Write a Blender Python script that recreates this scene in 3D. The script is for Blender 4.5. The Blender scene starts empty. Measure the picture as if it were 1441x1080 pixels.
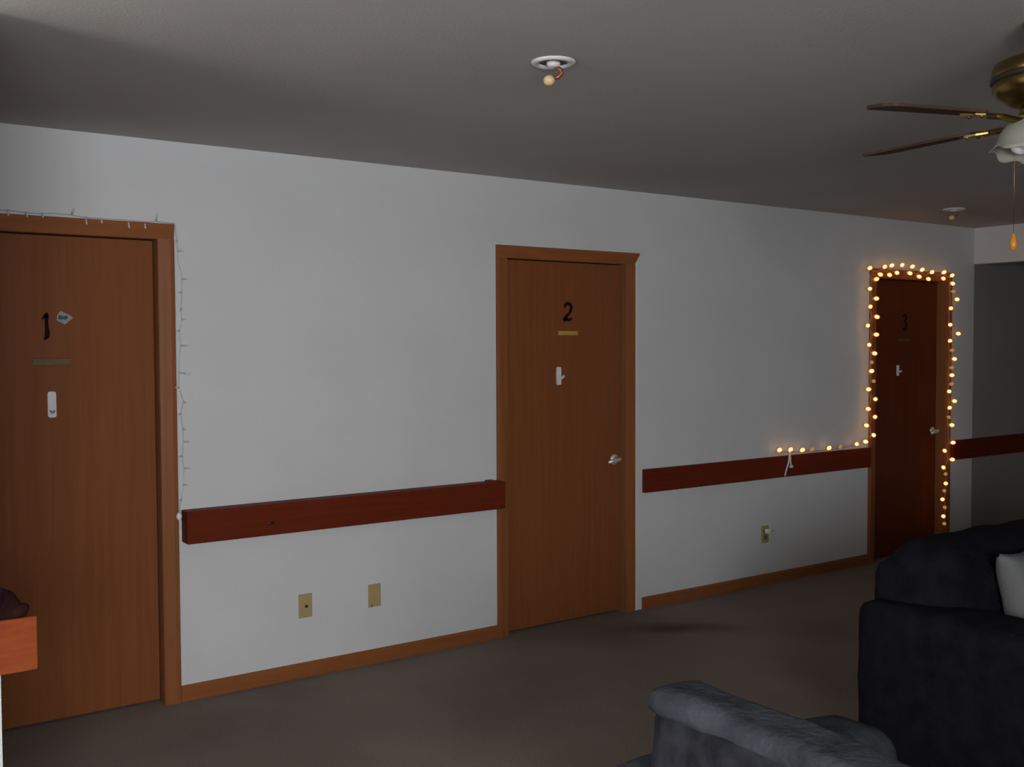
import bpy, bmesh, math, random
from mathutils import Vector, Matrix, noise
random.seed(7)
S = bpy.context.scene
COL = S.collection
PI = math.pi
R = math.radians

# ------------------------------------------------------------------ camera
cam_d = bpy.data.cameras.new('camera')
cam = bpy.data.objects.new('camera', cam_d)
COL.objects.link(cam)
FPX, YAW, PIT, ROL = 1457.0, 0.611, -0.038, -0.004
fw = Vector((math.sin(YAW)*math.cos(PIT), math.cos(YAW)*math.cos(PIT), math.sin(PIT)))
r0 = Vector((math.cos(YAW), -math.sin(YAW), 0)); u0 = r0.cross(fw)
rr = math.cos(ROL)*r0 + math.sin(ROL)*u0
uu = -math.sin(ROL)*r0 + math.cos(ROL)*u0
cam.matrix_world = Matrix(((rr.x, uu.x, -fw.x, 0.0), (rr.y, uu.y, -fw.y, -4.568),
                           (rr.z, uu.z, -fw.z, 1.581), (0, 0, 0, 1)))
cam_d.sensor_fit = 'HORIZONTAL'; cam_d.sensor_width = 36.0
cam_d.lens = FPX*36.0/1441.0
cam_d.clip_start = 0.02
S.camera = cam

# ------------------------------------------------------------------ world, light, exposure
w = bpy.data.worlds.new('world'); S.world = w; w.use_nodes = True
bg = w.node_tree.nodes['Background']
bg.inputs[0].default_value = (0.60, 0.68, 0.80, 1); bg.inputs[1].default_value = 0.25
S.view_settings.view_transform = 'Standard'; S.view_settings.look = 'None'
S.view_settings.exposure = 0.0; S.view_settings.gamma = 1.0
S.view_settings.use_curve_mapping = False

def area_light(name, loc, target, sx, sy, power, color):
    l = bpy.data.lights.new(name, 'AREA'); l.shape = 'RECTANGLE'
    l.size = sx; l.size_y = sy; l.energy = power; l.color = color
    o = bpy.data.objects.new(name, l); COL.objects.link(o)
    o.location = loc
    d = Vector(target) - Vector(loc)
    o.rotation_euler = d.to_track_quat('-Z', 'Y').to_euler()
    return o
# daylight entering by the window in the wall behind the camera
area_light('daylight', (-0.70, -6.71, 1.72), (-0.70, 0, 1.72), 2.3, 1.15, 206, (0.95, 0.965, 1.0))
# and by the window in the side wall at the left
area_light('side_daylight', (-2.01, -2.15, 1.5), (0, -2.15, 1.5), 1.0, 1.15, 34, (1.0, 0.96, 0.89))

# ------------------------------------------------------------------ materials
def mat(name, col, rough=0.5, metal=0.0, spec=0.5, col2=None, scale=8.0, stretch=(1, 1, 1), detail=4.0,
        bump=0.0, bscale=None, ramp=(0.35, 0.65), emit=None, estr=0.0, sheen=0.0, dist=0.0):
    m = bpy.data.materials.new(name); m.use_nodes = True
    nt = m.node_tree; N = nt.nodes; L = nt.links
    b = N['Principled BSDF']
    b.inputs['Base Color'].default_value = (*col, 1)
    b.inputs['Roughness'].default_value = rough
    b.inputs['Metallic'].default_value = metal
    b.inputs['Specular IOR Level'].default_value = spec
    if sheen:
        b.inputs['Sheen Weight'].default_value = sheen
        b.inputs['Sheen Roughness'].default_value = 0.4
    if emit:
        b.inputs['Emission Color'].default_value = (*emit, 1)
        b.inputs['Emission Strength'].default_value = estr
    if col2 or bump:
        tc = N.new('ShaderNodeTexCoord'); mp = N.new('ShaderNodeMapping')
        mp.inputs['Scale'].default_value = stretch
        L.new(tc.outputs['Object'], mp.inputs['Vector'])
    if col2:
        n = N.new('ShaderNodeTexNoise'); n.inputs['Scale'].default_value = scale
        n.inputs['Detail'].default_value = detail; n.inputs['Distortion'].default_value = dist
        L.new(mp.outputs[0], n.inputs['Vector'])
        cr = N.new('ShaderNodeValToRGB')
        cr.color_ramp.elements[0].position = ramp[0]; cr.color_ramp.elements[1].position = ramp[1]
        cr.color_ramp.elements[0].color = (*col, 1); cr.color_ramp.elements[1].color = (*col2, 1)
        L.new(n.outputs['Fac'], cr.inputs[0]); L.new(cr.outputs[0], b.inputs['Base Color'])
    if bump:
        n2 = N.new('ShaderNodeTexNoise'); n2.inputs['Scale'].default_value = bscale or scale
        n2.inputs['Detail'].default_value = 3.0
        L.new(mp.outputs[0], n2.inputs['Vector'])
        bp = N.new('ShaderNodeBump'); bp.inputs['Strength'].default_value = bump
        bp.inputs['Distance'].default_value = 0.01
        L.new(n2.outputs['Fac'], bp.inputs['Height']); L.new(bp.outputs[0], b.inputs['Normal'])
    return m

M = {}
M['wall'] = mat('wall_paint', (0.665, 0.672, 0.672), 0.75, spec=0.2, col2=(0.70, 0.706, 0.705), scale=2.0, bump=0.12, bscale=160)
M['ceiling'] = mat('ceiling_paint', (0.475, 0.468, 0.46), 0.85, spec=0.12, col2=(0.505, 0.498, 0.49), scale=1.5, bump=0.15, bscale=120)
M['door'] = mat('door_laminate', (0.215, 0.068, 0.022), 0.5, spec=0.12, col2=(0.25, 0.085, 0.028), scale=3.0,
                stretch=(14, 14, 0.5), detail=6, ramp=(0.3, 0.7), bump=0.03, bscale=10, dist=0.6)
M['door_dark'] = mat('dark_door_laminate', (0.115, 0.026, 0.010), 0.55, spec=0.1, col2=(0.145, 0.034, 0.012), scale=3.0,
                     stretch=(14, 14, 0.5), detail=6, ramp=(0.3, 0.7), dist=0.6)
M['casing'] = mat('casing_wood', (0.25, 0.087, 0.029), 0.45, spec=0.15, col2=(0.29, 0.104, 0.036), scale=4.0,
                  stretch=(10, 10, 0.6), detail=5)
M['base'] = mat('baseboard_wood', (0.26, 0.088, 0.028), 0.5, spec=0.12, col2=(0.30, 0.104, 0.034), scale=4.0,
                stretch=(0.6, 10, 10), detail=5)
M['jamb'] = mat('jamb_wood', (0.25, 0.10, 0.04), 0.5, spec=0.3, col2=(0.29, 0.12, 0.045), scale=4, stretch=(10, 10, .6))
M['rail'] = mat('mahogany_board', (0.125, 0.019, 0.007), 0.5, spec=0.08, col2=(0.165, 0.026, 0.009), scale=4.0,
                stretch=(0.5, 12, 12), detail=6, ramp=(0.25, 0.75))
M['rail_orange'] = mat('orange_board', (0.29, 0.066, 0.018), 0.45, spec=0.1, col2=(0.21, 0.040, 0.012), scale=5.0,
                       stretch=(1.5, 6, 6), detail=4)
M['knot'] = mat('knot', (0.03, 0.008, 0.006), 0.5)
M['brass'] = mat('brass', (0.50, 0.36, 0.09), 0.22, metal=1.0, col2=(0.44, 0.31, 0.08), scale=10)
M['brass_dark'] = mat('antique_brass', (0.30, 0.22, 0.07), 0.3, metal=1.0, col2=(0.22, 0.14, 0.05), scale=12)
M['blade'] = mat('blade_wood', (0.060, 0.034, 0.028), 0.6, spec=0.12, col2=(0.08, 0.045, 0.035), scale=6, stretch=(1, 10, 10))
M['steel'] = mat('satin_nickel', (0.88, 0.84, 0.75), 0.38, metal=0.55, col2=(0.84, 0.80, 0.71), scale=20)
M['dark'] = mat('dark_metal', (0.02, 0.018, 0.015), 0.5)
M['ink'] = mat('numeral_black', (0.012, 0.006, 0.005), 0.7, spec=0.08, col2=(0.02, 0.009, 0.007), scale=20)
M['plate_gold'] = mat('gold_plate', (0.66, 0.44, 0.09), 0.5, metal=0.2, col2=(0.52, 0.33, 0.06), scale=30)
M['plate_olive'] = mat('tarnished_plate', (0.105, 0.066, 0.018), 0.5, metal=0.2, col2=(0.14, 0.085, 0.024), scale=30)
M['white'] = mat('white_plastic', (0.84, 0.83, 0.84), 0.4, col2=(0.74, 0.73, 0.74), scale=10)
M['white_trim'] = mat('white_filler', (0.80, 0.76, 0.68), 0.6, col2=(0.76, 0.72, 0.65), scale=10)
M['grey_mark'] = mat('grey_mark', (0.25, 0.25, 0.26), 0.5)
M['sticker'] = mat('sticker_paper', (0.36, 0.40, 0.40), 0.6, spec=0.2, col2=(0.30, 0.34, 0.34), scale=20)
M['teal'] = mat('teal_ink', (0.03, 0.07, 0.08), 0.5)
M['beige'] = mat('almond_plastic', (0.46, 0.36, 0.16), 0.45, col2=(0.43, 0.335, 0.145), scale=12)
M['beige_dark'] = mat('brown_plastic', (0.20, 0.14, 0.07), 0.45)
M['screw'] = mat('screw', (0.25, 0.2, 0.1), 0.4, metal=0.7)
M['cord'] = mat('cord_white', (0.62, 0.62, 0.61), 0.5, col2=(0.57, 0.57, 0.56), scale=30)
M['bulb_off'] = mat('bulb_unlit', (0.75, 0.75, 0.74), 0.25)
M['cord_dim'] = mat('cord_ivory', (0.42, 0.36, 0.30), 0.5)
M['copper'] = mat('copper', (0.34, 0.14, 0.07), 0.4, metal=0.8)
M['cream'] = mat('cream_cap', (0.80, 0.60, 0.33), 0.4, col2=(0.76, 0.56, 0.30), scale=20)
M['amber'] = mat('amber_wood', (0.60, 0.25, 0.03), 0.3, col2=(0.50, 0.2, 0.025), scale=30)
M['fabric'] = mat('navy_chenille', (0.0075, 0.0075, 0.0105), 0.95, spec=0.05, col2=(0.0125, 0.0125, 0.016), scale=14, detail=6,
                  bump=0.5, bscale=60)
M['fabric2'] = mat('slate_chenille', (0.036, 0.040, 0.048), 0.95, spec=0.05, col2=(0.062, 0.067, 0.078), scale=13, detail=6,
                   bump=0.5, bscale=55)
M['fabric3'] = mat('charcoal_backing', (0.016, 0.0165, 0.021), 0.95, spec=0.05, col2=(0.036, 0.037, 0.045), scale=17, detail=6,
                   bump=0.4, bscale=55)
M['passage_shade'] = mat('passage_shade_paint', (0.30, 0.275, 0.265), 0.75, spec=0.15, col2=(0.32, 0.295, 0.285), scale=2, bump=0.12, bscale=160)  # shade of the passage put into a darker wall colour
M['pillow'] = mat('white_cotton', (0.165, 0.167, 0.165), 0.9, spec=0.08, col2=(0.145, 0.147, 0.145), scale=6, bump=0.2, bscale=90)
M['cloth'] = mat('dark_plum_cloth', (0.016, 0.006, 0.008), 0.95, spec=0.05, col2=(0.03, 0.012, 0.010), scale=22)
M['foot'] = mat('foot_black', (0.02, 0.018, 0.016), 0.6)

# carpet: fleck, broad wear and one soft darker patch beside the second door
def carpet():
    m = bpy.data.materials.new('carpet'); m.use_nodes = True
    nt = m.node_tree; N = nt.nodes; L = nt.links; b = N['Principled BSDF']
    b.inputs['Roughness'].default_value = 0.98; b.inputs['Specular IOR Level'].default_value = 0.05
    tc = N.new('ShaderNodeTexCoord')
    def nz(scale, det):
        n = N.new('ShaderNodeTexNoise'); n.inputs['Scale'].default_value = scale; n.inputs['Detail'].default_value = det
        L.new(tc.outputs['Object'], n.inputs['Vector']); return n
    def ramp(src, p0, p1, c0, c1):
        r = N.new('ShaderNodeValToRGB'); e = r.color_ramp.elements
        e[0].position = p0; e[1].position = p1; e[0].color = (*c0, 1); e[1].color = (*c1, 1)
        L.new(src, r.inputs[0]); return r
    def mix(a, c, mode='MULTIPLY', f=1.0):
        x = N.new('ShaderNodeMix'); x.data_type = 'RGBA'; x.blend_type = mode
        x.inputs['Factor'].default_value = f
        L.new(a, x.inputs['A']); L.new(c, x.inputs['B']); return x.outputs['Result']
    fleck = ramp(nz(230, 2).outputs['Fac'], 0.3, 0.7, (0.195, 0.157, 0.130), (0.335, 0.278, 0.235))
    wear = ramp(nz(1.3, 3).outputs['Fac'], 0.3, 0.7, (0.84, 0.83, 0.82), (1.1, 1.1, 1.1))
    # darker patch: ellipse with ragged edge
    mp = N.new('ShaderNodeMapping'); mp.vector_type = 'TEXTURE'
    mp.inputs['Location'].default_value = (4.02, -0.42, 0); mp.inputs['Rotation'].default_value = (0, 0, R(-33))
    mp.inputs['Scale'].default_value = (0.85, 0.28, 1)
    L.new(tc.outputs['Object'], mp.inputs['Vector'])
    vl = N.new('ShaderNodeVectorMath'); vl.operation = 'LENGTH'; L.new(mp.outputs[0], vl.inputs[0])
    ad = N.new('ShaderNodeMath'); ad.operation = 'MULTIPLY_ADD'
    L.new(nz(4, 3).outputs['Fac'], ad.inputs[0]); ad.inputs[1].default_value = 0.7
    L.new(vl.outputs['Value'], ad.inputs[2])
    dark_patch = ramp(ad.outputs[0], 0.3, 1.35, (0.52, 0.53, 0.53), (1, 1, 1))
    dark_patch.color_ramp.interpolation = 'EASE'
    c = mix(mix(fleck.outputs[0], wear.outputs[0]), dark_patch.outputs[0])
    L.new(c, b.inputs['Base Color'])
    bp = N.new('ShaderNodeBump'); bp.inputs['Strength'].default_value = 0.6; bp.inputs['Distance'].default_value = 0.008
    L.new(nz(180, 2).outputs['Fac'], bp.inputs['Height']); L.new(bp.outputs[0], b.inputs['Normal'])
    return m
M['carpet'] = carpet()

def emis(name, col, strength, alpha=1.0):
    m = bpy.data.materials.new(name); m.use_nodes = True
    nt = m.node_tree; N = nt.nodes; L = nt.links
    N.remove(N['Principled BSDF']); out = N['Material Output']
    e = N.new('ShaderNodeEmission'); e.inputs[0].default_value = (*col, 1); e.inputs[1].default_value = strength
    if alpha < 1:
        t = N.new('ShaderNodeBsdfTransparent'); x = N.new('ShaderNodeMixShader'); x.inputs[0].default_value = alpha
        L.new(t.outputs[0], x.inputs[1]); L.new(e.outputs[0], x.inputs[2]); L.new(x.outputs[0], out.inputs[0])
    else:
        L.new(e.outputs[0], out.inputs[0])
    return m
M['glow_core'] = emis('bulb_filament', (1.0, 0.58, 0.21), 4.8)
M['glow_shell'] = emis('bulb_amber_glass', (1.0, 0.24, 0.035), 0.95, 0.5)
M['glow_dim'] = emis('bulb_faint', (1.0, 0.42, 0.12), 0.42, 0.8)

def glass_mat(name, col, trans, rough):
    m = mat(name, col, rough, col2=tuple(c*0.93 for c in col), scale=10)
    m.node_tree.nodes['Principled BSDF'].inputs['Transmission Weight'].default_value = trans
    return m
M['shade'] = glass_mat('frosted_glass', (0.40, 0.40, 0.33), 0.30, 0.5)
M['bulb_glass'] = mat('frosted_bulb', (0.85, 0.86, 0.85), 0.18, spec=0.6, col2=(0.82, 0.83, 0.82), scale=20)

# ------------------------------------------------------------------ helpers
def obj(name, bm, m, parent=None, loc=None, smooth=False, mats=None):
    bmesh.ops.recalc_face_normals(bm, faces=bm.faces[:])
    me = bpy.data.meshes.new(name); bm.to_mesh(me); bm.free()
    for k in (mats or [m]): me.materials.append(k)
    if smooth:
        for p in me.polygons: p.use_smooth = True
    o = bpy.data.objects.new(name, me); COL.objects.link(o)
    if loc: o.location = loc
    if parent: o.parent = parent
    return o
def tag(o, label=None, cat=None, group=None, kind=None):
    if label: o['label'] = label
    if cat: o['category'] = cat
    if group: o['group'] = group
    if kind: o['kind'] = kind
    return o
def thing(name, label, cat, loc=(0, 0, 0), rz=0.0, group=None, kind=None):
    o = bpy.data.objects.new(name, None); COL.objects.link(o)
    o.empty_display_size = 0.1
    o.location = loc; o.rotation_euler = (0, 0, rz)
    return tag(o, label, cat, group, kind)
def dup(root, loc, rz=None):
    r = root.copy(); COL.objects.link(r); r.location = loc
    if rz is not None: r.rotation_euler = (0, 0, rz)
    for ch in list(root.children):
        c = ch.copy(); COL.objects.link(c); c.parent = r
        for g in list(ch.children):
            d = g.copy(); COL.objects.link(d); d.parent = c
    return r
def box(bm, lo, hi, bev=0.0, seg=2, mi=0):
    b2 = bmesh.new()
    bmesh.ops.create_cube(b2, size=1.0)
    lo = Vector(lo); hi = Vector(hi); c = (lo+hi)/2; s = hi-lo
    for v in b2.verts: v.co = Vector((v.co.x*s.x, v.co.y*s.y, v.co.z*s.z)) + c
    if bev: bmesh.ops.bevel(b2, geom=b2.edges[:], offset=bev, segments=seg, affect='EDGES', profile=0.5)
    merge(bm, b2, mi); return bm
def merge(bm, b2, mi=0):
    vm = {v: bm.verts.new(v.co) for v in b2.verts}
    for f in b2.faces:
        try:
            nf = bm.faces.new([vm[v] for v in f.verts]); nf.material_index = mi; nf.smooth = f.smooth
        except ValueError: pass
    b2.free()
def bx(lo, hi, bev=0.0, seg=2):
    return box(bmesh.new(), lo, hi, bev, seg)
def prism(bm, pts, a, b, axis='y', mi=0):
    """polygon pts (2-D) extruded between a and b along axis; y: pts=(x,z); z: pts=(x,y); x: pts=(y,z)"""
    def P(p, t):
        return {'y': (p[0], t, p[1]), 'z': (p[0], p[1], t), 'x': (t, p[0], p[1])}[axis]
    A = [bm.verts.new(P(p, a)) for p in pts]; B = [bm.verts.new(P(p, b)) for p in pts]
    n = len(pts)
    fs = [bm.faces.new(A), bm.faces.new(list(reversed(B)))]
    for i in range(n): fs.append(bm.faces.new((A[i], A[(i+1) % n], B[(i+1) % n], B[i])))
    for f in fs: f.material_index = mi
    return bm
def lathe(bm, prof, seg=32, c=(0, 0, 0), axis=None, mi=0, wave=None):
    """profile (r,z) revolved about local z, optionally tilted so z -> axis"""
    q = Vector((0, 0, 1)).rotation_difference(Vector(axis).normalized()) if axis else None
    rings = []
    for k, (r, z) in enumerate(prof):
        ring = []
        for i in range(seg):
            a = 2*PI*i/seg
            rw, zw = r, z
            if wave: rw, zw = wave(k, a, r, z)
            p = Vector((rw*math.cos(a), rw*math.sin(a), zw))
            if q: p = q @ p
            ring.append(bm.verts.new(p + Vector(c)))
        rings.append(ring)
    for a, b in zip(rings, rings[1:]):
        for i in range(seg):
            f = bm.faces.new((a[i], a[(i+1) % seg], b[(i+1) % seg], b[i])); f.smooth = True; f.material_index = mi
    for ring, r in ((rings[0], prof[0][0]), (rings[-1], prof[-1][0])):
        if 0 < r and not wave:
            f = bm.faces.new(ring); f.material_index = mi
    return bm
def tube(bm, pts, rad, seg=8, mi=0, cap=True):
    pts = [Vector(p) for p in pts]; n = len(pts); rings = []
    prev = None
    for i, p in enumerate(pts):
        d = (pts[min(i+1, n-1)] - pts[max(i-1, 0)])
        d = d.normalized() if d.length > 1e-9 else Vector((0, 0, 1))
        if prev is None:
            x = d.orthogonal().normalized()
        else:
            x = (prev - d*prev.dot(d))
            x = x.normalized() if x.length > 1e-6 else d.orthogonal().normalized()
        prev = x; y = d.cross(x)
        rd = rad[i] if isinstance(rad, (list, tuple)) else rad
        rings.append([bm.verts.new(p + (x*math.cos(2*PI*k/seg) + y*math.sin(2*PI*k/seg))*rd) for k in range(seg)])
    for a, b in zip(rings, rings[1:]):
        for k in range(seg):
            f = bm.faces.new((a[k], a[(k+1) % seg], b[(k+1) % seg], b[k])); f.smooth = True; f.material_index = mi
    if cap:
        for g in (rings[0], rings[-1]):
            f = bm.faces.new(g); f.material_index = mi
    return bm
def ball(bm, c, rx, ry=None, rz=None, axis=None, u=16, v=10, mi=0):
    ry = ry or rx; rz = rz or rx
    b2 = bmesh.new(); bmesh.ops.create_uvsphere(b2, u_segments=u, v_segments=v, radius=1.0)
    q = Vector((0, 0, 1)).rotation_difference(Vector(axis).normalized()) if axis else None
    for vt in b2.verts:
        p = Vector((vt.co.x*rx, vt.co.y*ry, vt.co.z*rz))
        vt.co = (q @ p if q else p) + Vector(c)
    for f in b2.faces: f.smooth = True
    merge(bm, b2, mi); return bm
def cushion(lo, hi, bev, puff=0.0, lump=0.006, seed=0, cuts=10, axis=2):
    """soft upholstered block: rounded box, crowned along an axis and gently lumpy"""
    lo = Vector(lo); hi = Vector(hi); c = (lo+hi)/2; h = (hi-lo)/2
    bm = bmesh.new(); bmesh.ops.create_cube(bm, size=2.0)
    bmesh.ops.subdivide_edges(bm, edges=bm.edges[:], cuts=cuts, use_grid_fill=True)
    for v in bm.verts:
        p = v.co
        q = Vector((p.x*h.x, p.y*h.y, p.z*h.z))
        b = min(bev, h.x*0.98, h.y*0.98, h.z*0.98)
        core = Vector([max(-(h[i]-b), min(h[i]-b, q[i])) for i in range(3)])
        d = q - core
        if d.length > 1e-9: q = core + d.normalized()*b
        oth = [i for i in range(3) if i != axis]
        k = (1-(p[oth[0]])**2)*(1-(p[oth[1]])**2)
        q[axis] += puff*k*(1 if p[axis] > 0 else -1)*abs(p[axis])
        nv = noise.noise_vector(Vector((q.x*5+seed*7.1, q.y*5, q.z*5)))
        n2 = noise.noise_vector(Vector((q.x*13+seed*3.7, q.y*13, q.z*13)))
        v.co = q + c + nv*lump + n2*lump*0.35
    for f in bm.faces: f.smooth = True
    return bm

# ------------------------------------------------------------------ setting
def struct(o, label, cat):
    return tag(o, label, cat, kind='structure')
CEIL = 2.469
X0, X1, YR = -3.5, 11.0, -6.6
XS = -1.9
struct(obj('floor', bx((X0-.12, YR-.12, -.1), (X1+.12, 1.0, 0)), M['carpet']), 'brown-grey flecked carpet floor of the lounge', 'floor')
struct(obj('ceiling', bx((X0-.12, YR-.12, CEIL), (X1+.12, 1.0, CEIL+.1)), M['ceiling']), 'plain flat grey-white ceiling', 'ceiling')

# door openings in the long wall: inner edges of the jambs
DOORS = [(0.475, 1.325, .05), (3.166, 4.000, .035), (6.363, 7.215, .062)]
HEAD = 2.042
bm = bmesh.new(); x = X0-.12
for a, b, e in DOORS:
    box(bm, (x, 0, 0), (a-.02, .14, CEIL)); box(bm, (a-.02, 0, HEAD+.02), (b+.02, .14, CEIL)); x = b+.02
box(bm, (x, 0, 0), (7.607, .14, CEIL))
struct(obj('wall_back', bm, M['wall']), 'long white painted wall with three brown doors', 'wall')
struct(obj('wall_passage', bx((7.607, 0, 0), (X1+.12, .14, CEIL)), M['passage_shade']),
       'wall of the passage beyond the header beam, its shade painted in as a darker colour', 'wall')
bm = bx((X0-.12, -1.505, 0), (.453, -1.37, CEIL))
struct(obj('wall_left', bm, M['wall']), 'white partition wall end at the left edge under the orange board', 'wall')
# rear wall with a window opening (behind the camera)
bm = bmesh.new()
wa, wb, wz0, wz1 = -1.85, 0.45, 1.14, 2.30
box(bm, (X0-.12, YR-.12, 0), (wa, YR, CEIL)); box(bm, (wb, YR-.12, 0), (X1+.12, YR, CEIL))
box(bm, (wa, YR-.12, 0), (wb, YR, wz0)); box(bm, (wa, YR-.12, wz1), (wb, YR, CEIL))
struct(obj('wall_rear', bm, M['wall']), 'white wall with the window behind the viewpoint', 'wall')
bm = bmesh.new()
box(bm, (XS-.12, YR, 0), (XS, -2.65, CEIL)); box(bm, (XS-.12, -1.65, 0), (XS, -1.505, CEIL))
box(bm, (XS-.12, -2.65, 0), (XS, -1.65, .92)); box(bm, (XS-.12, -2.65, 2.08), (XS, -1.65, CEIL))
struct(obj('wall_side', bm, M['wall']), 'white side wall left of the viewpoint', 'wall')
struct(obj('wall_hall', bx((X0-.12, -1.37, 0), (X0, 0, CEIL)), M['wall']), 'white end wall of the passage behind the partition', 'wall')
struct(obj('wall_right', bx((X1, YR, 0), (X1+.12, 0, CEIL)), M['wall']), 'far right end wall beyond the header', 'wall')
bm = bmesh.new()
for a, b in ((wa, wa+.06), (wb-.06, wb), ((wa+wb)/2-.025, (wa+wb)/2+.025)):
    box(bm, (a, YR-.1, wz0), (b, YR-.04, wz1))
box(bm, (wa, YR-.1, wz0), (wb, YR-.04, wz0+.06)); box(bm, (wa, YR-.1, wz1-.06), (wb, YR-.04, wz1))
struct(obj('window_1', bm, M['white']), 'white window frame behind the viewpoint', 'window')
bm = bmesh.new()
for a, b in ((-2.65, -2.6), (-1.7, -1.65)):
    box(bm, (XS-.1, a, .92), (XS-.04, b, 2.08))
for a, b in ((.92, .98), (1.48, 1.52), (2.02, 2.08)):
    box(bm, (XS-.1, -2.65, a), (XS-.04, -1.65, b))
struct(obj('window_2', bm, M['white']), 'white window frame in the side wall left of the viewpoint', 'window')
# header beam over the passage to the next room
struct(obj('trim_1', bx((7.605, -6.6, 2.19), (7.76, 0, CEIL)), M['wall']),
       'white header beam hanging below the ceiling at the far right', 'header beam')

struct(obj('wall_bounce_block', bx((7.605, -6.6, 0), (7.76, -1.35, 2.19)), M['wall']), 'added unseen white wall under the header beam, cutting bounced light in the passage', 'wall')  # unseen wall added to keep bounced light out of the passage

# baseboards
def baseboard(n, x0, x1, label):
    bm = bmesh.new()
    prism(bm, [(0, 0), (-.013, 0), (-.013, .058), (-.006, .07), (0, .07)], x0, x1, axis='x')
    struct(obj(n, bm, M['base']), label, 'baseboard')
baseboard('baseboard_left', 1.396, 3.098, 'orange-brown baseboard between the left and middle doors')
baseboard('baseboard_middle', 4.136, 6.296, 'orange-brown baseboard between the middle and far doors')
baseboard('baseboard_right', 7.288, X1, 'orange-brown baseboard right of the far lit door, behind the sofa')

# doors, casings
def casing_profile(bm, x_in, x_out, z0, z1):
    s = 1 if x_out > x_in else -1
    wd = abs(x_out-x_in)
    pts = [(x_in, 0), (x_in, -.011), (x_in+s*wd*.25, -.015), (x_in+s*wd*.72, -.021), (x_out-s*.004, -.021), (x_out, -.017), (x_out, 0)]
    prism(bm, pts, z0, z1, axis='z')
def make_door(i, hinge_left, handle, horn):
    a, b, e = DOORS[i]
    names = ['left', 'middle', 'far']
    d = thing('door_%d' % (i+1), ['brown wood-grain door marked 1 at the left edge of the photo',
                                  'brown wood-grain door marked 2 in the middle of the wall',
                                  'dark brown door framed by glowing string lights'][i], 'door', ((a+b)/2, e, 0), kind='structure')
    hw = (b-a)/2 - .004
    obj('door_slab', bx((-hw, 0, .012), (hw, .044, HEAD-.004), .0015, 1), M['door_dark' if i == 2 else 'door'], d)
    # lever handle
    hx = (hw-.046)*handle
    bm = bmesh.new()
    lathe(bm, [(0.0, 0), (.031, 0), (.031, .006), (.027, .011), (.014, .013), (.011, .045), (0, .045)], 24, (hx, 0, .905), axis=(0, -1, 0))
    tube(bm, [(hx+handle*.012, -.044, .909), (hx-handle*.015, -.052, .908), (hx-handle*.05, -.052, .903), (hx-handle*.085, -.048, .896)],
         [.012, .015, .013, .008], 12)
    obj('door_handle', bm, M['steel'], d, smooth=True)
    t = thing('trim_%d' % (i+2), ['orange-brown wood casing around the left door', 'orange-brown wood casing around the middle door',
                                  'orange-brown wood casing around the far lit door'][i], 'door casing', ((a+b)/2, 0, 0), kind='structure')
    w2 = (b-a)/2; cw = .07
    bm = bmesh.new()
    box(bm, (-w2-.02, -.002, 0), (-w2, .139, HEAD)); box(bm, (w2, -.002, 0), (w2+.02, .139, HEAD))
    box(bm, (-w2-.02, -.002, HEAD), (w2+.02, .139, HEAD+.02))
    # stop strips behind the slab
    box(bm, (-w2, e+.046, 0), (-w2+.012, e+.08, HEAD)); box(bm, (w2-.012, e+.046, 0), (w2, e+.08, HEAD))
    box(bm, (-w2, e+.046, HEAD-.012), (w2, e+.08, HEAD))
    box(bm, (-w2, e+.082, 0), (w2, .138, HEAD))
    obj('jamb', bm, M['jamb'], t)
    for s in (-1, 1):
        bm = bmesh.new(); casing_profile(bm, s*(w2+.001), s*(w2+cw), 0, HEAD+.001)
        obj('side_casing', bm, M['casing'], t)
    bm = bmesh.new()
    xr = w2+cw+horn
    prof = [(HEAD+.001, -.011), (HEAD+.018, -.015), (HEAD+.05, -.0215), (HEAD+.064, -.0215), (HEAD+.067, -.017)]
    L0 = []
    lo = [bm.verts.new((-w2-cw, 0, HEAD+.001))] + [bm.verts.new((-w2-cw, y, z)) for z, y in prof] + [bm.verts.new((-w2-cw, 0, HEAD+.067))]
    hi = []
    for z, y in [(HEAD+.001, 0)] + prof + [(HEAD+.067, 0)]:
        k = (z-HEAD)/.067
        hi.append(bm.verts.new((w2+cw + horn*k, y, z)))
    n = len(lo)
    for k in range(n): bm.faces.new((lo[k], lo[(k+1) % n], hi[(k+1) % n], hi[k]))
    bm.faces.new(lo); bm.faces.new(list(reversed(hi)))
    obj('head_casing', bm, M['base'], t)
    if i == 1:
        o = obj('filler_strip', bx((w2+cw+.001, -.004, 0), (w2+cw+.032, 0, HEAD+.02)), M['white_trim'], t)
        o['label'] = 'bare white strip beside the casing'
    return d
make_door(0, False, -1, 0)
make_door(1, True, 1, .034)
make_door(2, True, 1, 0)

# mahogany boards along the wall
def board(n, lo, hi, m, label, knots=(), bump=None):
    t = thing(n, label, 'wall board', ((lo[0]+hi[0])/2, hi[1], lo[2]), kind='structure')
    c = t.location
    L = [lo[k]-c[k] for k in range(3)]; H = [hi[k]-c[k] for k in range(3)]
    obj('board', bx(L, H, .003, 2), m, t)
    for kx, kz, r in knots:
        bm = bmesh.new(); lathe(bm, [(0, 0), (r, 0), (r*.9, .0015), (0, .0015)], 14, (kx-c[0], L[1]+.0005, kz-c[2]), axis=(0, -1, 0))
        for v in bm.verts: v.co.z = (v.co.z-(kz-c[2]))*.55 + (kz-c[2])
        obj('knot', bm, M['knot'], t)
    if bump:
        obj('end_block', bx((bump[0]-c[0], L[1]+.004, H[2]-.002), (bump[1]-c[0], H[1], H[2]+.006), .002), m, t)
    return t
board('trim_5', (1.412, -.085, .712), (3.095, 0, .855), M['rail'], 'dark red board on the wall between the left and middle doors',
      [(1.794, .768, .016)], (3.02, 3.06))
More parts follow.
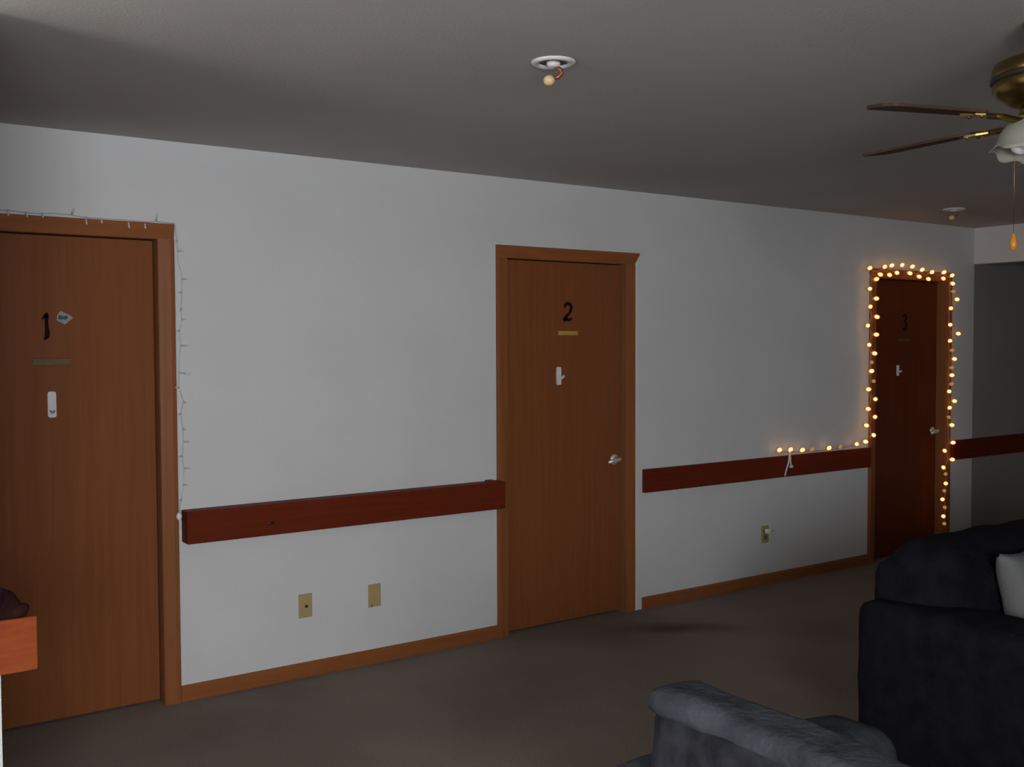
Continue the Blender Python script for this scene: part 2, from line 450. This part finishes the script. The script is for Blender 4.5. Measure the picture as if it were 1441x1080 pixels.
board('trim_6', (4.138, -.028, .697), (6.293, 0, .836), M['rail'], 'dark red board on the wall between the middle door and the lit door')
board('trim_7', (7.30, -.03, .678), (X1, 0, .828), M['rail'], 'dark red board on the wall right of the lit door')
board('trim_8', (-1.6, -1.55, .703), (.539, -1.506, .849), M['rail_orange'], 'orange-brown board end on the partition at the left edge')

# ------------------------------------------------------------------ things on the doors
def on_door(i): return DOORS[i][2]
def stroke_mesh(strokes, y, th=.006):
    bm = bmesh.new()
    for pts in strokes: prism(bm, pts, y-th, y)
    return bm
def ribbon(path, widths):
    L, Rr = [], []
    n = len(path)
    for k in range(n):
        p = Vector(path[k]); d = Vector(path[min(k+1, n-1)]) - Vector(path[max(k-1, 0)]); d.normalize()
        nn = Vector((-d.y, d.x)); w_ = widths[k]/2
        L.append(p+nn*w_); Rr.append(p-nn*w_)
    return L, Rr
def ribbon_mesh(path, widths, y, th):
    L, Rr = ribbon(path, widths); bm = bmesh.new(); n = len(path)
    F = [[bm.verts.new((q.x, t, q.y)) for q in side] for t in (-th, 0) for side in (L, Rr)]
    for k in range(n-1):
        bm.faces.new((F[0][k], F[0][k+1], F[1][k+1], F[1][k])); bm.faces.new((F[2][k], F[2][k+1], F[3][k+1], F[3][k]))
        bm.faces.new((F[0][k], F[0][k+1], F[2][k+1], F[2][k])); bm.faces.new((F[1][k], F[1][k+1], F[3][k+1], F[3][k]))
    for k in (0, n-1): bm.faces.new((F[0][k], F[1][k], F[3][k], F[2][k]))
    return bm
# numeral 1 with a slanted flag and a pointed foot
def numeral_one(loc, label, h):
    s = h/.112
    path = [(-.008*s, .056*s), (.003*s, .04*s), (.003*s, .0), (.005*s, -.03*s), (-.004*s, -.044*s), (-.011*s, -.056*s)]
    p2 = [(.002*s, .057*s), (.001*s, .042*s), (.000*s, .026*s), (.001*s, -.005*s), (.003*s, -.026*s), (.001*s, -.042*s), (-.010*s, -.056*s)]
    bm = ribbon_mesh(p2, [.007*s, .017*s, .013*s, .014*s, .019*s, .019*s, .005*s], 0, .005)
    merge(bm, ribbon_mesh([(-.017*s, .030*s), (-.009*s, .036*s), (.001*s, .047*s)], [.004*s, .012*s, .018*s], 0, .005))
    o = obj('door_numeral', bm, M['ink'], loc=loc); tag(o, label, 'number'); return o
numeral_one((.884, .05, 1.662), 'small dark numeral 1 on the left door', .112)
def numeral_two(loc, label, h, m=None):
    s = h/.1
    path = [(-.021*s, .026*s), (-.016*s, .041*s), (0, .049*s), (.018*s, .043*s), (.025*s, .026*s), (.017*s, .005*s),
            (.0, -.012*s), (-.016*s, -.026*s), (-.023*s, -.042*s)]
    wd = [.008*s, .016*s, .018*s, .018*s, .017*s, .014*s, .013*s, .017*s, .012*s]
    bm = ribbon_mesh(path, wd, 0, .005)
    merge(bm, ribbon_mesh([(-.026*s, -.042*s), (-.012*s, -.032*s), (.006*s, -.038*s), (.020*s, -.034*s), (.027*s, -.028*s)],
                          [.02*s, .019*s, .016*s, .012*s, .006*s], 0, .005))
    o = obj('door_numeral', bm, m or M['ink'], loc=loc); tag(o, label, 'number'); return o
numeral_two((3.607, .035, 1.757), 'black decorative numeral 2 on the middle door', .108)
# sticker beside the 1
t = thing('sticker', 'small white pointed sticker beside the numeral on the left door', 'sticker', (.952, .05, 1.699))
bm = bmesh.new(); prism(bm, [(-.028, -.012), (-.026, .010), (-.012, .028), (.020, .012), (.036, 0), (.004, -.028)], -.0015, 0)
obj('paper', bm, M['sticker'], t)
bm = bmesh.new(); prism(bm, [(-.024, -.004), (-.018, .012), (.000, .006), (.008, .010), (.018, .002), (.008, -.010), (-.004, -.006), (-.012, -.010)], -.0022, -.0015)
obj('print', bm, M['teal'], t)
# name plates
def plate(loc, wd, h, m, label):
    o = obj('name_plate', bx((-wd/2, -.003, -h/2), (wd/2, 0, h/2), .001, 1), m, loc=loc); return tag(o, label, 'plate')
plate((.902, .05, 1.515), .150, .027, M['plate_olive'], 'tarnished olive name plate on the left door')
plate((3.610, .035, 1.642), .138, .023, M['plate_gold'], 'shiny gold name plate on the middle door')
# adhesive hooks
def hook(loc, s, label, bump):
    t = thing('adhesive_hook', label, 'hook', loc, group='white hooks on the doors')
    w2, h2 = .0165*s, .054*s
    pts = []
    for cx, cz, a0 in ((w2*.4, h2-w2*.6, 0), (-w2*.4, h2-w2*.6, 90), (-w2*.4, -h2+w2*.6, 180), (w2*.4, -h2+w2*.6, 270)):
        for k in range(5):
            a = R(a0+22.5*k); pts.append((cx+w2*.6*math.cos(a), cz+w2*.6*math.sin(a)))
    bm = bmesh.new(); prism(bm, pts, -.008, 0)
    obj('base_plate', bm, M['white'], t)
    bm = bmesh.new()
    if bump:
        tube(bm, [(0, -.006, -.005*s), (.012*s, -.018, -.012*s), (.020*s, -.024, -.006*s), (.021*s, -.026, .004*s)], [.008*s, .009*s, .008*s, .005*s], 8)
    else:
        tube(bm, [(-.007*s, -.008, -.025*s), (-.004*s, -.018, -.032*s), (.005*s, -.02, -.031*s), (.008*s, -.018, -.025*s)], [.003, .004, .004, .003], 8)
    obj('hook_arm', bm, M['white'] if bump else M['grey_mark'], t, smooth=True)
    return t
hook((.898, .05, 1.338), 1.0, 'long white plastic hook on the left door below its plate', False)
hook((3.541, .035, 1.402), .93, 'white plastic hook on the middle door below the gold plate', True)
hook((6.72, .062, 1.375), .72, 'small faint white hook on the dark door framed by lights', True)
# dark numeral on the far door
bm = ribbon_mesh([(-.020, .045), (.004, .058), (.020, .040), (.004, .010), (.022, -.012), (.018, -.045), (-.006, -.058), (-.024, -.042)],
                 [.01, .016, .016, .012, .016, .018, .016, .01], 0, .005)
tag(obj('door_numeral', bm, M['ink'], loc=(6.80, .062, 1.73)), 'dark barely visible numeral on the door framed by lights', 'number')
tag(obj('name_plate', bx((-.06, -.003, -.011), (.06, 0, .011), .001, 1), M['plate_olive'], loc=(6.80, .062, 1.60)),
    'dark name plate on the door framed by lights', 'plate')

# ------------------------------------------------------------------ wall plates
def wall_plate(loc, label, kind):
    t = thing('wall_plate', label, 'outlet', loc)
    obj('cover', bx((-.035, -.006, -.057), (.035, 0, .057), .003, 2), M['beige'], t)
    if kind == 'jack':
        bm = bmesh.new(); lathe(bm, [(.0, 0), (.007, 0), (.007, .004), (.0045, .005), (.0045, .012), (0, .012)], 16, (.003, -.006, -.002), axis=(0, -1, 0))
        obj('cable_jack', bm, M['dark'], t)
        for z in (-.042, .042):
            bm = bmesh.new(); lathe(bm, [(0, 0), (.003, 0), (.003, .001), (0, .001)], 10, (0, -.006, z), axis=(0, -1, 0)); obj('screw', bm, M['beige'], t)
    elif kind == 'blank':
        for x_, z, m in ((-.017, -.05, 'dark'), (.0, .042, 'beige')):
            bm = bmesh.new(); lathe(bm, [(0, 0), (.004, 0), (.004, .0015), (0, .0015)], 10, (x_, -.006, z), axis=(0, -1, 0)); obj('screw', bm, M[m], t)
    else:
        for z in (-.021, .021):
            bm = bmesh.new(); box(bm, (-.017, -.009, z-.014), (.017, -.005, z+.014), .004, 2)
            s = obj('socket', bm, M['beige_dark'], t)
            for x_ in (-.006, .006):
                obj('slot', bx((x_-.0012, -.0095, z-.004), (x_+.0012, -.0089, z+.006)), M['dark'], s)
    return t
wall_plate((1.992, 0, .341), 'almond wall plate with a dark cable jack, nearer the left door', 'jack')
wall_plate((2.359, 0, .338), 'plain almond wall plate to the right of the cable jack plate', 'blank')
wall_plate((5.213, 0, .332), 'almond outlet under the dark red board beside the lit door', 'outlet')
t = thing('power_plug', 'white plug pushed into the outlet near the lit door', 'plug', (5.213, -.009, .353))
bm = bx((-.014, -.034, -.013), (.026, -.001, .015), .005, 2); obj('plug_body', bm, M['white'], t, smooth=True)
bm = bmesh.new(); tube(bm, [(.024, -.02, .004), (.045, -.024, .008), (.060, -.016, .004), (.062, -.006, -.004)], .0035, 8); obj('lead', bm, M['white'], t)

# ------------------------------------------------------------------ ceiling sprinkler heads
def sprinkler(loc, label):
    t = thing('sprinkler_head', label, 'sprinkler', loc, group='sprinkler heads on the ceiling')
    bm = bmesh.new()
    lathe(bm, [(.070, 0), (.070, -.003), (.065, -.008), (.051, -.009), (.046, -.003), (.046, -.0005)], 40)
    obj('escutcheon', bm, M['white'], t, smooth=True)
    bm = bmesh.new(); lathe(bm, [(.022, 0), (.022, -.010), (.017, -.016), (.010, -.018), (0, -.018)], 24); obj('collar', bm, M['white'], t, smooth=True)
    bm = bmesh.new(); lathe(bm, [(.046, -.0012), (.024, -.0012)], 32); lathe(bm, [(.024, -.0012), (.024, -.0005)], 32)
    obj('recess', bm, M['grey_mark'], t)
    u = Vector((math.cos(YAW), -math.sin(YAW), 0))
    P = lambda a, z: (u.x*a, u.y*a, z)
    bm = bmesh.new(); tube(bm, [P(.006, -.016), P(.022, -.024), P(.026, -.036), P(.014, -.048), P(.0, -.052)], [.006, .007, .007, .007, .006], 10)
    obj('frame_arm', bm, M['copper'], t)
    bm = bmesh.new(); ball(bm, P(-.014, -.058), .0185, .0185, .0165); obj('cap', bm, M['cream'], t, smooth=True)
    return t
sp = sprinkler((2.0, -1.947, CEIL), 'white round sprinkler with a cream cap near the ceiling centre')
s2 = dup(sp, (6.385, -.585, CEIL)); s2['label'] = 'far small sprinkler on the ceiling near the header beam'

# ------------------------------------------------------------------ string lights
def bulb_lit():
    bm = bmesh.new()
    ball(bm, (0, 0, .014), .0115, .0115, .015, mi=0, u=12, v=8)
    ball(bm, (0, 0, .013), .0165, .0165, .021, mi=1, u=14, v=10)
    tube(bm, [(0, 0, -.014), (0, 0, -.006)], .006, 8, mi=2)
    return bm
def bulb_dim():
    bm = bmesh.new()
    ball(bm, (0, 0, .012), .013, .013, .017, mi=0, u=12, v=8)
    tube(bm, [(0, 0, -.014), (0, 0, -.004)], .006, 8, mi=1)
    return bm
top = [(6.225, 2.099), (6.397, 2.115), (6.472, 2.127), (6.602, 2.135), (6.72, 2.129), (6.842, 2.11), (6.97, 2.098), (7.117, 2.102), (7.229, 2.082)]
top2 = [(7.225, 2.03), (7.107, 2.064), (6.917, 2.054), (6.798, 2.068), (6.681, 2.088), (6.533, 2.086), (6.445, 2.068), (6.334, 2.067)]
left = [(6.292, 2.025), (6.231, 1.958), (6.292, 1.893), (6.239, 1.83), (6.302, 1.767), (6.212, 1.698), (6.296, 1.64), (6.229, 1.569),
        (6.278, 1.509), (6.26, 1.445), (6.245, 1.379), (6.285, 1.312), (6.212, 1.253), (6.305, 1.181), (6.21, 1.117), (6.303, 1.056),
        (6.193, 1.004), (6.29, 0.931), (6.185, 0.889), (6.1, 0.874)]
rail = [(5.92, .860), (5.80, .858), (5.62, .860), (5.52, .862), (5.405, .872), (5.295, .876)]
right = [(7.238, 1.967), (7.284, 1.909), (7.218, 1.838), (7.212, 1.715), (7.306, 1.649), (7.212, 1.591), (7.232, 1.52), (7.26, 1.457),
         (7.228, 1.389), (7.229, 1.332), (7.23, 1.263), (7.209, 1.208), (7.267, 1.136), (7.218, 1.082), (7.208, 1.017), (7.237, 0.953),
         (7.255, 0.816), (7.159, 0.765), (7.248, 0.689), (7.146, 0.64), (7.176, 0.583), (7.178, 0.51), (7.161, 0.457), (7.138, 0.392),
         (7.17, 0.332), (7.152, 0.263), (7.166, 0.206)]
dimset = {(6.26, 1.445), (6.285, 1.312), (5.92, .860), (5.62, .860), (7.238, 1.967), (7.232, 1.52), (7.228, 1.389), (7.23, 1.263),
          (7.208, 1.017), (7.176, .583), (7.161, .457), (7.17, .332), (7.166, .206)}
SL = thing('string_lights', 'glowing amber string lights around the far door and along the red board', 'string lights', (6.75, 0, 0))
def wpos(x_, z, y): return Vector((x_-6.75, y, z))
lit = obj('bulb', bulb_lit(), None, SL, mats=[M['glow_core'], M['glow_shell'], M['cord_dim']])
dim = obj('bulb', bulb_dim(), None, SL, mats=[M['glow_dim'], M['cord_dim']])
first = {'lit': True, 'dim': True}
def put(x_, z, y, d):
    kind = 'dim' if (x_, z) in dimset else 'lit'
    src = dim if kind == 'dim' else lit
    if first[kind]: o = src; first[kind] = False
    else:
        o = src.copy(); COL.objects.link(o); o.parent = SL
    o.location = wpos(x_, z, y)
    o.rotation_mode = 'QUATERNION'
    o.rotation_quaternion = Vector((0, 0, 1)).rotation_difference(Vector(d).normalized())
def ydepth(x_, z): return -.042 if (6.27 < x_ < 6.36 or 7.14 < x_ < 7.285 or 2.042 < z < 2.10) else -.034
for k, (x_, z) in enumerate(top): put(x_, z, -.04, (random.uniform(-.3, .5), -.9, .35))
for k, (x_, z) in enumerate(top2): put(x_, z, -.045, (random.uniform(-.3, .5), -.9, -.35))
for k, (x_, z) in enumerate(left): put(x_, z, -.042, ((.5 if k % 2 == 0 else -.5), -.85, random.uniform(-.3, .3)))
for k, (x_, z) in enumerate(right): put(x_, z, -.042, ((.45 if x_ > 7.22 else -.45), -.85, random.uniform(-.3, .3)))
for k, (x_, z) in enumerate(rail): put(x_, z, -.038, (random.uniform(-.3, .3), -.75, .5))
# wires, each following its run at mid-depth
def wire(pts, y):
    bm = bmesh.new(); out = []
    for a, b in zip(pts, pts[1:]):
        for t_ in (0, .5):
            out.append(wpos(a[0]+(b[0]-a[0])*t_, a[1]+(b[1]-a[1])*t_, y - (.003 if t_ else 0)))
    out.append(wpos(*pts[-1], y))
    tube(bm, out, .0022, 6); return bm
def pull(seq, c, k=.45): return [(c[0]*k+p[0]*(1-k), c[1]*k+p[1]*(1-k)) if False else p for p in seq]
midl = [(6.262+(p[0]-6.262)*.35, p[1]) for p in left[:-4]]
midr = [(7.222+(p[0]-7.222)*.35, p[1]) for p in right]
midt = sorted([(p[0], 2.095+(p[1]-2.095)*.4) for p in top+top2])
for pts in (list(reversed(midl)) + midt + midr, [(p[0], p[1]-.008) for p in ([(6.262, 1.0)] + left[-3:] + rail)]):
    obj('wire', wire(pts, -.03), M['cord_dim'], SL)
# end connectors hanging over the red board
bm = bmesh.new()
tube(bm, [wpos(5.405, .870, -.034), wpos(5.415, .85, -.036), wpos(5.42, .80, -.035), wpos(5.428, .765, -.036)], .006, 8)
tube(bm, [wpos(5.41, .84, -.036), wpos(5.40, .79, -.036), wpos(5.375, .73, -.035), wpos(5.368, .705, -.035)], .005, 8)
box(bm, tuple(wpos(5.415, .755, -.044)), tuple(wpos(5.44, .772, -.03)), .002, 1)
obj('end_connector', bm, M['white'], SL)

# ------------------------------------------------------------------ unlit strand around the left door
cord = [(0.50, 2.09), (0.60, 2.10), (0.707, 2.122), (0.739, 2.124), (0.804, 2.119), (0.865, 2.12), (0.913, 2.124), (0.978, 2.122), (1.018, 2.116), (1.094, 2.114), (1.16, 2.115),
        (1.221, 2.114), (1.282, 2.112), (1.32, 2.118), (1.396, 2.112), (1.408, 2.058), (1.412, 1.994), (1.414, 1.943), (1.428, 1.898), (1.427, 1.86), (1.427, 1.808),
        (1.424, 1.743), (1.425, 1.685), (1.414, 1.64), (1.42, 1.582), (1.412, 1.53), (1.410, 1.461), (1.408, 1.397), (1.427, 1.334), (1.414, 1.279),
        (1.422, 1.216), (1.425, 1.157), (1.418, 1.092), (1.424, 1.04), (1.421, 0.968), (1.411, 0.901), (1.403, 0.862), (1.399, 0.845)]
stub = [((0.739, 2.124), (0.736, 2.099)), ((0.804, 2.119), (0.807, 2.098)), ((0.865, 2.12), (0.865, 2.1)), ((0.978, 2.122), (0.983, 2.15)),
        ((1.033, 2.115), (1.032, 2.082)), ((1.093, 2.114), (1.093, 2.092)), ((1.203, 2.114), (1.203, 2.078)), ((1.272, 2.112), (1.27, 2.08)),
        ((1.32, 2.118), (1.319, 2.15)), ((1.41, 2.04), (1.399, 2.03)), ((1.411, 1.994), (1.438, 1.996)), ((1.428, 1.873), (1.454, 1.874)),
        ((1.427, 1.815), (1.403, 1.814)), ((1.424, 1.743), (1.414, 1.729)), ((1.425, 1.697), (1.446, 1.696)), ((1.414, 1.645), (1.395, 1.648)),
        ((1.42, 1.58), (1.452, 1.58)), ((1.41, 1.461), (1.458, 1.456)), ((1.408, 1.397), (1.388, 1.397)), ((1.427, 1.334), (1.438, 1.326)),
        ((1.414, 1.279), (1.395, 1.282)), ((1.422, 1.216), (1.436, 1.209)), ((1.425, 1.157), (1.454, 1.156)), ((1.418, 1.092), (1.396, 1.094)),
        ((1.424, 1.04), (1.454, 1.037)), ((1.421, 0.968), (1.442, 0.962)), ((1.411, 0.901), (1.396, 0.903))]
SU = thing('string_lights', 'unlit white string lights tacked around the left door frame', 'string lights', (1.4, 0, 0))
bm = bmesh.new()
tube(bm, [(x_-1.4, -.008 if x_ > 1.4 else (-.012 if z > 2.113 else -.025), z) for x_, z in cord], .0021, 6)
obj('wire', bm, M['cord'], SU)
for (a, b) in stub:
    bm = bmesh.new()
    onc = a[0] < 1.398
    y0_ = -.012 if onc else -.008
    y1_ = -.030 if b[1] > 2.0 and onc else -.022
    pa = Vector((a[0]-1.4, y0_, a[1])); pb = Vector((b[0]-1.4, y1_, b[1])); pm = pa.lerp(pb, .5)
    tube(bm, [pa, pm, pm], .0042, 8, mi=0); tube(bm, [pm, pm.lerp(pb, .6), pb], [.0032, .0036, .001], 8, mi=1)
    obj('bulb', bm, None, SU, mats=[M['cord'], M['bulb_off']])
bm = bmesh.new(); ball(bm, (-.008, -.034, .832), .013, .012, .017); tube(bm, [(-.003, -.012, .85), (-.008, -.03, .838)], .005, 8)
obj('plug', bm, M['white'], SU, smooth=True)

# ------------------------------------------------------------------ ceiling fan
FX, FY, FZ = 2.879, -3.061, 2.2
fan = thing('ceiling_fan', 'brass ceiling fan with dark wood blades and a glass light kit at the right edge', 'ceiling fan', (FX, FY, CEIL))
dz = FZ - CEIL
bm = bmesh.new(); lathe(bm, [(.0, 0), (.074, 0), (.076, -.008), (.070, -.03), (.050, -.052), (.030, -.060), (.0, -.060)], 40); obj('canopy', bm, M['brass'], fan, smooth=True)
bm = bmesh.new(); tube(bm, [(0, 0, -.055), (0, 0, -.10)], .022, 20); obj('downrod', bm, M['brass'], fan)
bm = bmesh.new(); lathe(bm, [(0, -.092), (.06, -.094), (.125, -.106), (.150, -.118), (.154, -.135), (.154, -.155), (.148, -.162), (.150, -.168),
                             (.150, -.190), (.140, -.205), (.110, -.224), (.085, -.232), (0, -.234)], 48)
mh = obj('motor_housing', bm, M['brass_dark'], fan, smooth=True)
bm = bmesh.new(); lathe(bm, [(.1535, -.151), (.1565, -.155), (.1565, -.163), (.1515, -.167)], 48); obj('trim_band', bm, M['dark'], mh)
bm = bmesh.new(); lathe(bm, [(0, -.232), (.078, -.234), (.082, -.246), (.082, -.272), (.070, -.284), (.052, -.290), (.040, -.300), (.030, -.306), (0, -.308)], 36)
obj('switch_housing', bm, M['brass'], fan, smooth=True)
def blade_bm(Rt):
    bm = bmesh.new(); n = 26; r0_, w0, w1 = .235, .052, .066
    pts = []
    for k in range(n+1):
        s = k/n; pts.append((r0_+(Rt-r0_)*s, w0+(w1-w0)*s))
    up = [(x_, wv) for x_, wv in pts]
    rc = .035
    out = []
    for x_, wv in pts:
        wv2 = wv
        if x_ > Rt-rc:
            q = (x_-(Rt-rc))/rc; wv2 = wv - rc*(1-math.sqrt(max(0, 1-q*q)))
        if x_ < r0_+.03:
            q = 1-(x_-r0_)/.03; wv2 = wv - .02*q*q
        out.append((x_, wv2))
    poly = out + [(x_, -wv) for x_, wv in reversed(out)]
    prism(bm, poly, -.004, .004, axis='z')
    return bm
def iron_bm():
    bm = bmesh.new()
    tube(bm, [(.066, 0, -.012), (.11, 0, -.014), (.16, 0, -.006), (.21, 0, -.006)], [.012, .010, .009, .008], 8)
    prism(bm, [(.19, -.012), (.215, -.034), (.25, -.040), (.275, -.030), (.262, -.012), (.30, 0), (.262, .012), (.275, .030), (.25, .040), (.215, .034), (.19, .012)],
          -.009, -.0035, axis='z')
    for y in (-.025, .025):
        ball(bm, (.25, y, -.010), .006, u=8, v=6)
    return bm
BL = [(161, .563), (84, .629), (12.5, .60), (301.5, .60), (230, .60)]
iron0 = None
for a, Rt in BL:
    b = obj('blade', blade_bm(Rt), M['blade'], fan, loc=(0, 0, dz))
    b.rotation_euler = Matrix.Rotation(R(a), 3, 'Z').to_euler()
    b.rotation_euler = (Matrix.Rotation(R(a), 3, 'Z') @ Matrix.Rotation(R(-8), 3, 'X')).to_euler()
    if iron0 is None:
        iron0 = obj('blade_iron', iron_bm(), M['brass_dark'], b); 
    else:
        c = iron0.copy(); COL.objects.link(c); c.parent = b
# tulip shades on three arms
def shade_bm():
    bm = bmesh.new()
    prof = [(.024, 0), (.030, .012), (.048, .030), (.056, .052), (.058, .070), (.060, .086), (.067, .098),
            (.0645, .097), (.0575, .086), (.0555, .070), (.0535, .052), (.0455, .030), (.0275, .013), (.0215, .002)]
    def wave(k, a, r, z):
        f = max(0, (z-.06)/.04)
        return r*(1+.06*f*math.cos(6*a)), z + .006*f*math.cos(6*a)
    lathe(bm, prof, 48, wave=wave); return bm
for k, a in enumerate((152, 272, 32)):
    d = Vector((math.cos(R(a))*.27, math.sin(R(a))*.27, -.963)).normalized()
    h = Vector((math.cos(R(a))*.055, math.sin(R(a))*.055, -.236))
    neck = h + d*.035
    bm = bmesh.new(); tube(bm, [h, h+d*.02, neck], [.012, .013, .02], 16); lathe(bm, [(.020, 0), (.029, .004), (.029, .018), (.0, .018)], 24, c=neck-d*.008, axis=d)
    ar = obj('lamp_holder', bm, M['brass'], fan, smooth=True)
    q = Vector((0, 0, 1)).rotation_difference(d)
    s = obj('lamp_shade', shade_bm(), M['shade'], fan, loc=neck)
    s.rotation_mode = 'QUATERNION'; s.rotation_quaternion = q; s.scale = (1.12, 1.12, 1.12)
    bm = bmesh.new(); lathe(bm, [(0, .002), (.013, .004), (.014, .028), (.022, .044), (.029, .062), (.028, .076), (.018, .089), (0, .094)], 24)
    bo = obj('bulb', bm, M['bulb_glass'], s, smooth=True)
bm = bmesh.new(); cx, cy = -.060, .070
tube(bm, [(cx*.85, cy*.85, -.262), (cx, cy, -.266), (cx, cy, -.40), (cx, cy, -.583)], .0006, 6)
pc = obj('pull_chain', bm, M['brass_dark'], fan)
bm = bmesh.new(); lathe(bm, [(0, -.583), (.004, -.585), (.007, -.594), (.0105, -.610), (.010, -.622), (.006, -.631), (0, -.633)], 16, (cx, cy, 0))
obj('fob', bm, M['amber'], pc, smooth=True)

# ------------------------------------------------------------------ sofas
def sofa_right():
    t = thing('sofa', 'dark navy plush sofa seen end-on at the right, pale pillow on it', 'sofa', (3.16, -2.2, 0))
    # local: +x along sofa, -y forward (seat side)
    L = 2.05
    obj('base', cushion((.03, -.92, .05), (L-.03, -.03, .30), .03, 0, .004, 1, 14), M['fabric'], t)
    obj('arm', cushion((0, -.95, .04), (.27, -.015, .645), .055, .012, .007, 2, 16), M['fabric'], t)
    obj('arm', cushion((L-.27, -.95, .04), (L, -.015, .645), .055, .012, .007, 3, 16), M['fabric'], t)
    obj('backrest', cushion((.10, -.25, .28), (L-.10, 0, .80), .08, .0, .008, 4, 16), M['fabric'], t)
    for k in range(2):
        x0 = .115 + k*(L-.23)/2; x1 = x0 + (L-.23)/2 - .004
        obj('back_cushion', cushion((x0, -.32, .42), (x1, -.04, .865), .11, .03, .012, 5+k, 18, axis=1), M['fabric'], t)
    for k in range(2):
        x0 = .275 + k*(L-.55)/2; x1 = x0 + (L-.55)/2 - .004
        obj('seat_cushion', cushion((x0, -.94, .29), (x1, -.30, .455), .05, .02, .006, 8+k, 14), M['fabric'], t)
    for x_ in (.08, L-.08):
        for y in (-.86, -.09):
            bm = bmesh.new(); lathe(bm, [(.022, 0), (.028, .055), (0, .056)], 14, (x_, y, 0)); obj('foot', bm, M['foot'], t)
    return t
sofa_right()
def sofa_front():
    t = thing('loveseat', 'slate blue-grey plush loveseat seen from behind at the bottom of the photo', 'sofa', (1.30, -2.73, 0))
    # local: back along y (towards -y), seat side +x
    L = 1.50
    obj('base', cushion((.15, -L+.03, .05), (.95, -.03, .30), .03, 0, .004, 21, 14), M['fabric2'], t)
    for y0, y1, sd in ((-.31, -.06, 22), (-L, -L+.25, 23)):
        bm = cushion((.15, y0, .04), (.99, y1, .60), .075, .015, .008, sd, 16)
        for v in bm.verts:                       # arm tops fall gently towards the front
            if v.co.z > .3: v.co.z += .05*(1-(v.co.x-.15)/.84)*(v.co.z-.3)/.3
        obj('arm', bm, M['fabric2'], t)
    # backrest: raked slab with a soft rolled top, darker backing below the roll
    bm = cushion((.098, -L+.26, .825), (.232, -.30, .889), .031, .0, .012, 24, 22)
    for v in bm.verts: v.co.x += .012*math.sin(v.co.y*9)
    obj('top_roll', bm, M['fabric2'], t)
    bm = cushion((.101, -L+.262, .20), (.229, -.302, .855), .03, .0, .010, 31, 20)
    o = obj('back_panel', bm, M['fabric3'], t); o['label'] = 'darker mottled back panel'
    for k in range(2):
        y1 = -.312 - k*(L-.624)/2; y0 = y1 - (L-.624)/2 + .004
        obj('back_cushion', cushion((.19, y0, .42), (.38, y1, .79), .08, .02, .01, 25+k, 14, axis=0), M['fabric2'], t)
        obj('seat_cushion', cushion((.36, y0, .29), (1.01, y1, .45), .05, .02, .006, 27+k, 14), M['fabric2'], t)
    for x_ in (.22, .88):
        for y in (-.08, -L+.08):
            bm = bmesh.new(); lathe(bm, [(.022, 0), (.028, .055), (0, .056)], 14, (x_, y, 0)); obj('foot', bm, M['foot'], t)
    return t
sofa_front()
# white throw pillow leaning on the sofa back
def pillow():
    bm = bmesh.new(); n = 22; hw, hh = .235, .205
    for side in (1, -1):
        V = [[None]*(n+1) for _ in range(n+1)]
        for i in range(n+1):
            for j in range(n+1):
                a = -1+2*i/n; b = -1+2*j/n
                pin = 1 - .17*(1-a*a)*abs(b)**3
                pin2 = 1 - .17*(1-b*b)*abs(a)**3
                th = .07*((1-a**4)*(1-b**4))**.55
                nz = noise.noise(Vector((a*2.2, b*2.2, 3*side)))*.012*(1-a*a)*(1-b*b)
                V[i][j] = bm.verts.new((a*hw*pin2, -side*(th+nz), b*hh*pin))
        for i in range(n):
            for j in range(n):
                f = bm.faces.new((V[i][j], V[i+1][j], V[i+1][j+1], V[i][j+1])); f.smooth = True
    bmesh.ops.remove_doubles(bm, verts=bm.verts[:], dist=.0005)
    o = obj('throw_pillow', bm, M['pillow'], loc=(3.70, -2.625, .662), smooth=True)
    o.rotation_euler = (R(-9), R(-5), R(0))
    return tag(o, 'pale grey-white throw pillow leaning on the dark sofa back', 'pillow')
pillow()

# ------------------------------------------------------------------ dark cloth on the orange board
def bundle():
    bm = bmesh.new()
    for c, rx, ry, rz in (((-.05, 0, .05), .065, .028, .05), ((.0, 0, .035), .04, .022, .042), ((.030, 0, .018), .030, .02, .022), ((-.1, 0, .045), .05, .028, .05)):
        ball(bm, c, rx, ry, rz, u=22, v=14)
    for v in bm.verts:
        nv = noise.noise_vector(v.co*32); v.co += nv*.006
        v.co.z = max(v.co.z, .0005)
    o = obj('cloth_bundle', bm, M['cloth'], loc=(.463, -1.529, .849), smooth=True)
    return tag(o, 'crumpled dark plum cloth lying on the orange board at the left edge', 'cloth')
bundle()
